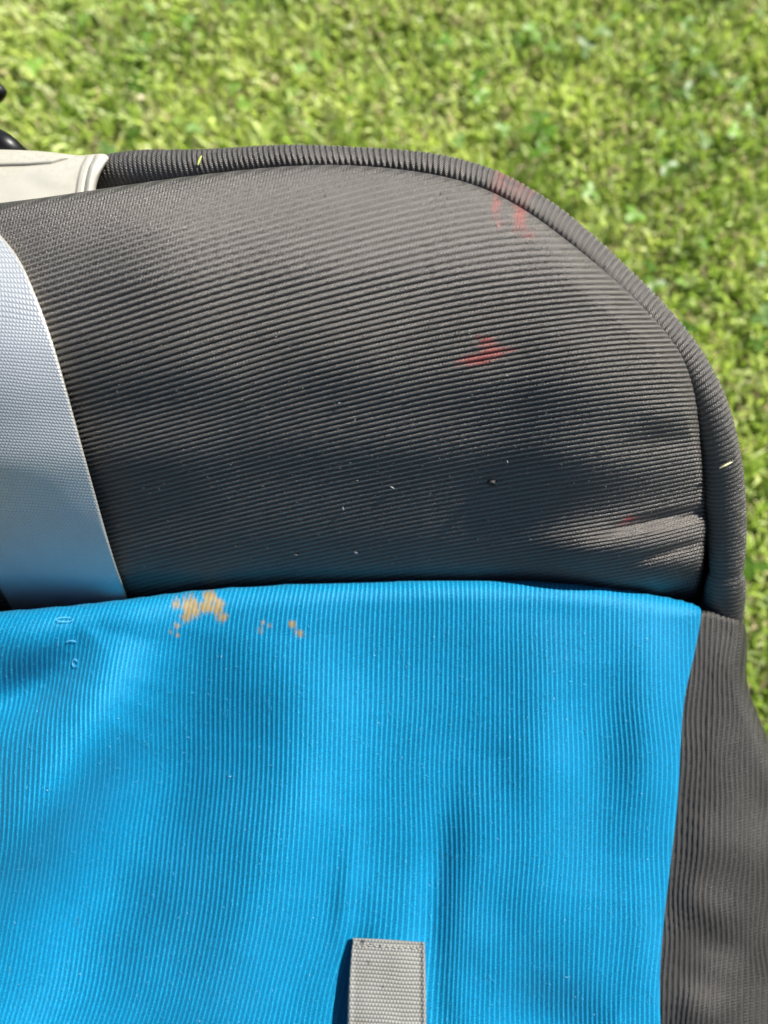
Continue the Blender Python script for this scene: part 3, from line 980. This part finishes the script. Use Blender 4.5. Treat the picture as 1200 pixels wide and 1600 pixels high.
def clipping(name, pts, w, mat, label, cat='clipping'):
    """thin curved bit of grass; pts are (px,py,D)"""
    P = resample([(a, b, c, 0) for a, b, c in pts], 1.2)
    W = w * np.sin(np.pi * np.linspace(.08, .96, len(P))) ** .6
    d = np.gradient(P[:, :2], axis=0); d /= np.linalg.norm(d, axis=1, keepdims=True)
    n_ = np.stack([-d[:, 1], d[:, 0]], 1)
    V = []
    for lift, off in ((0, 1), (.0004, 0), (0, -1), (-.0003, 0)):
        V.append(unproj(P[:, 0] + n_[:, 0] * W * off, P[:, 1] + n_[:, 1] * W * off, P[:, 2] - lift))
    k = len(P)
    V = np.concatenate(V)
    F = [[a * k + i, a * k + i + 1, ((a + 1) % 4) * k + i + 1, ((a + 1) % 4) * k + i] for a in range(4) for i in range(k - 1)]
    o = mesh_obj(name, V, F, mat)
    return thing(o, label, cat)


def pipe_top(px, py):
    i = np.argmin((pp[:, 0] - px) ** 2 + (pp[:, 1] - py) ** 2)
    dd = math.hypot(pp[i, 0] - px, pp[i, 1] - py)
    r = pp[i, 3]
    return pp[i, 2] - math.sqrt(max(0, r * r - dd * dd)) / FPX * pp[i, 2] - .0003


clipping('grass_clipping', [(x, y, pipe_top(x, y)) for x, y in ((309, 258), (311, 251), (315, 243))], 2.4, MAT_CLIP, 'tiny yellow-green grass clipping on the upper edge roll')
clipping('grass_clipping', [(x, y, pipe_top(x, y)) for x, y in ((1124, 732), (1134, 727), (1146, 721))], 2.2, MAT_DRY, 'tiny pale dried grass clipping on the right edge roll')

# dark crumb
cx_, cy_ = 769, 754
cen = surf_pad(cx_, cy_, .0005)
V, F = [], []
nr, ns_ = 6, 9
for i in range(nr + 1):
    th = math.pi * i / nr
    for j in range(ns_):
        ph = 2 * math.pi * j / ns_
        rr = .00115 * (1 + .35 * (vnoise(i * 1.7, j * 1.3, 91) - .5) * 2)
        V.append(cen + rr * (math.sin(th) * math.cos(ph) * RIGHT * 1.15 + math.sin(th) * math.sin(ph) * UP * .9 - math.cos(th) * FWD * .8))
for i in range(nr):
    for j in range(ns_):
        F.append([i * ns_ + j, i * ns_ + (j + 1) % ns_, (i + 1) * ns_ + (j + 1) % ns_, (i + 1) * ns_ + j])
thing(mesh_obj('crumb', V, F, MAT_CRUMB), 'tiny dark crumb stuck to the charcoal pad above the blue panel', 'crumb')

# ------------------------------------------------------------------ lawn
X0, X1, Y0, Y1 = -0.62, 0.72, -0.25, 1.0


def inside_body(x, y):
    poly = l2[:, :2]
    c = np.zeros(x.shape, bool)
    for i in range(len(poly)):
        a, b = poly[i], poly[(i + 1) % len(poly)]
        if abs(b[1] - a[1]) > 1e-9:
            c ^= ((a[1] > y) != (b[1] > y)) & (x < (b[0] - a[0]) * (y - a[1]) / (b[1] - a[1]) + a[0])
    return c


def lawn_tint(x, y, n, r, hue):
    """per-plant colour: fresh lime green, deeper green, straw"""
    g1 = np.array([0.60, 0.71, 0.16]); g2 = np.array([0.29, 0.44, 0.055]); g3 = np.array([0.80, 0.84, 0.46]); st = np.array([0.60, 0.50, 0.28])
    patch = (vnoise(x * 16, y * 16, 101) * .5 + vnoise(x * 55, y * 55, 102) * .5 - .5) * 1.5 + .5
    t = np.clip(patch * 1.2 - .1 + r.normal(0, .22, n), 0, 1)[:, None]
    c = g2 * (1 - t) + g1 * t
    u = r.random(n)[:, None]
    c = np.where(u < .27, c * .5 + g3 * .5, c)
    c = np.where(u > 1 - hue, st * r.uniform(.6, 1.1, n)[:, None], c)
    return c * r.uniform(.62, 1.25, n)[:, None]


def make_blades(n, seed):
    r = np.random.default_rng(seed)
    x = r.uniform(X0, X1, n); y = r.uniform(Y0, Y1, n)
    keep = ~inside_body(x, y)
    dens = vnoise(x * 22, y * 22, 111)
    keep &= r.random(n) < .45 + .75 * dens
    x, y = x[keep], y[keep]; n = len(x)
    L = r.uniform(.009, .027, n) * (0.7 + .6 * vnoise(x * 18, y * 18, 112))
    w = r.uniform(.0010, .0025, n)
    az = r.uniform(0, 2 * np.pi, n)
    lean0 = r.uniform(.05, .7, n); curl = r.uniform(.2, 1.5, n)
    S = 4
    tt = np.linspace(0, 1, S)
    ang = lean0[:, None] + curl[:, None] * tt[None, :]
    ds = L[:, None] / (S - 1)
    hx = np.concatenate([np.zeros((n, 1)), np.cumsum(np.sin(ang[:, :-1]) * ds, 1)], 1)
    hz = np.concatenate([np.zeros((n, 1)), np.cumsum(np.cos(ang[:, :-1]) * ds, 1)], 1)
    tw = az + np.pi / 2 + r.normal(0, .5, n)
    px = x[:, None] + hx * np.cos(az)[:, None]; py = y[:, None] + hx * np.sin(az)[:, None]
    ww = w[:, None] * np.array([.8, 1.0, .8, .08])[None, :]
    ox = np.cos(tw)[:, None] * ww; oy = np.sin(tw)[:, None] * ww
    z = np.maximum(hz, .001)
    A = np.stack([px + ox, py + oy, z], -1); B = np.stack([px - ox, py - oy, z + .0004], -1)
    V = np.stack([A, B], 2).reshape(n, S * 2, 3)
    f = np.array([[2 * i, 2 * i + 1, 2 * i + 3, 2 * i + 2] for i in range(S - 1)])
    F = (np.arange(n)[:, None, None] * (S * 2) + f[None]).reshape(-1, 4)
    c = lawn_tint(x, y, n, r, .11)
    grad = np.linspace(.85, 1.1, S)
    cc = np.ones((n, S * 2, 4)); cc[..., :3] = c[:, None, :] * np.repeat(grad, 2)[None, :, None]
    return V.reshape(-1, 3), F, cc.reshape(-1, 4)


def make_leaves(n, seed):
    """clover-like and broad weed leaves: three rounded leaflets each, cupped"""
    r = np.random.default_rng(seed)
    x = r.uniform(X0, X1, n); y = r.uniform(Y0, Y1, n)
    keep = (~inside_body(x, y)) & (vnoise(x * 11, y * 11, 121) + r.normal(0, .15, n) > .42)
    x, y = x[keep], y[keep]; n = len(x)
    k = 8
    V = []; F = []; Cc = []
    size = r.uniform(.0045, .0095, n)
    h = r.uniform(.012, .034, n)
    rot = r.uniform(0, 2 * np.pi, n)
    tilt = r.uniform(0, .7, n); tdir = r.uniform(0, 2 * np.pi, n)
    col = lawn_tint(x, y, n, r, .02) * np.array([.36, .52, .36])
    a = np.linspace(-np.pi, np.pi, k, endpoint=False)
    for leaf in range(3):
        th = rot + leaf * 2.094 + r.normal(0, .12, n)
        lx = .55 + .55 * np.cos(a); ly = .46 * np.sin(a) * (1 + .15 * np.cos(a))
        lz = .14 * ly ** 2 * 4 - .12 * lx ** 2 + .12
        dx, dy = np.cos(th)[:, None], np.sin(th)[:, None]
        gx_ = (lx[None] * dx - ly[None] * dy) * size[:, None]; gy_ = (lx[None] * dy + ly[None] * dx) * size[:, None]
        gz_ = lz[None] * size[:, None] + (gx_ * np.cos(tdir)[:, None] + gy_ * np.sin(tdir)[:, None]) * np.sin(tilt)[:, None]
        P = np.stack([x[:, None] + gx_, y[:, None] + gy_, np.maximum(h[:, None] + gz_, .003)], -1)
        # midrib centre point
        mx = .5 * dx[:, 0] * size; my = .5 * dy[:, 0] * size
        M = np.stack([x + mx, y + my, np.maximum(h + .03 * size + (mx * np.cos(tdir) + my * np.sin(tdir)) * np.sin(tilt), .003)], -1)[:, None, :]
        V.append(np.concatenate([P, M], 1))
    V = np.stack(V, 1).reshape(-1, 3)
    f = np.array([[i, (i + 1) % k, k] for i in range(k)])
    F = (np.arange(n * 3)[:, None, None] * (k + 1) + f[None]).reshape(-1, 3)
    cc = np.ones((n, 3 * (k + 1), 4)); cc[..., :3] = col[:, None, :]
    return V, F, cc.reshape(-1, 4)


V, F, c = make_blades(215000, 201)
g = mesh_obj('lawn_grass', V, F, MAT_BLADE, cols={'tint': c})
g['kind'] = 'stuff'; g['label'] = 'sunlit short green grass blades with straw bits'; g['category'] = 'grass'
V, F, c = make_leaves(1100, 202)
g = mesh_obj('clover_leaves', V, F, MAT_BLADE, cols={'tint': c})
g['kind'] = 'stuff'; g['label'] = 'small round clover leaves growing among the grass'; g['category'] = 'clover'
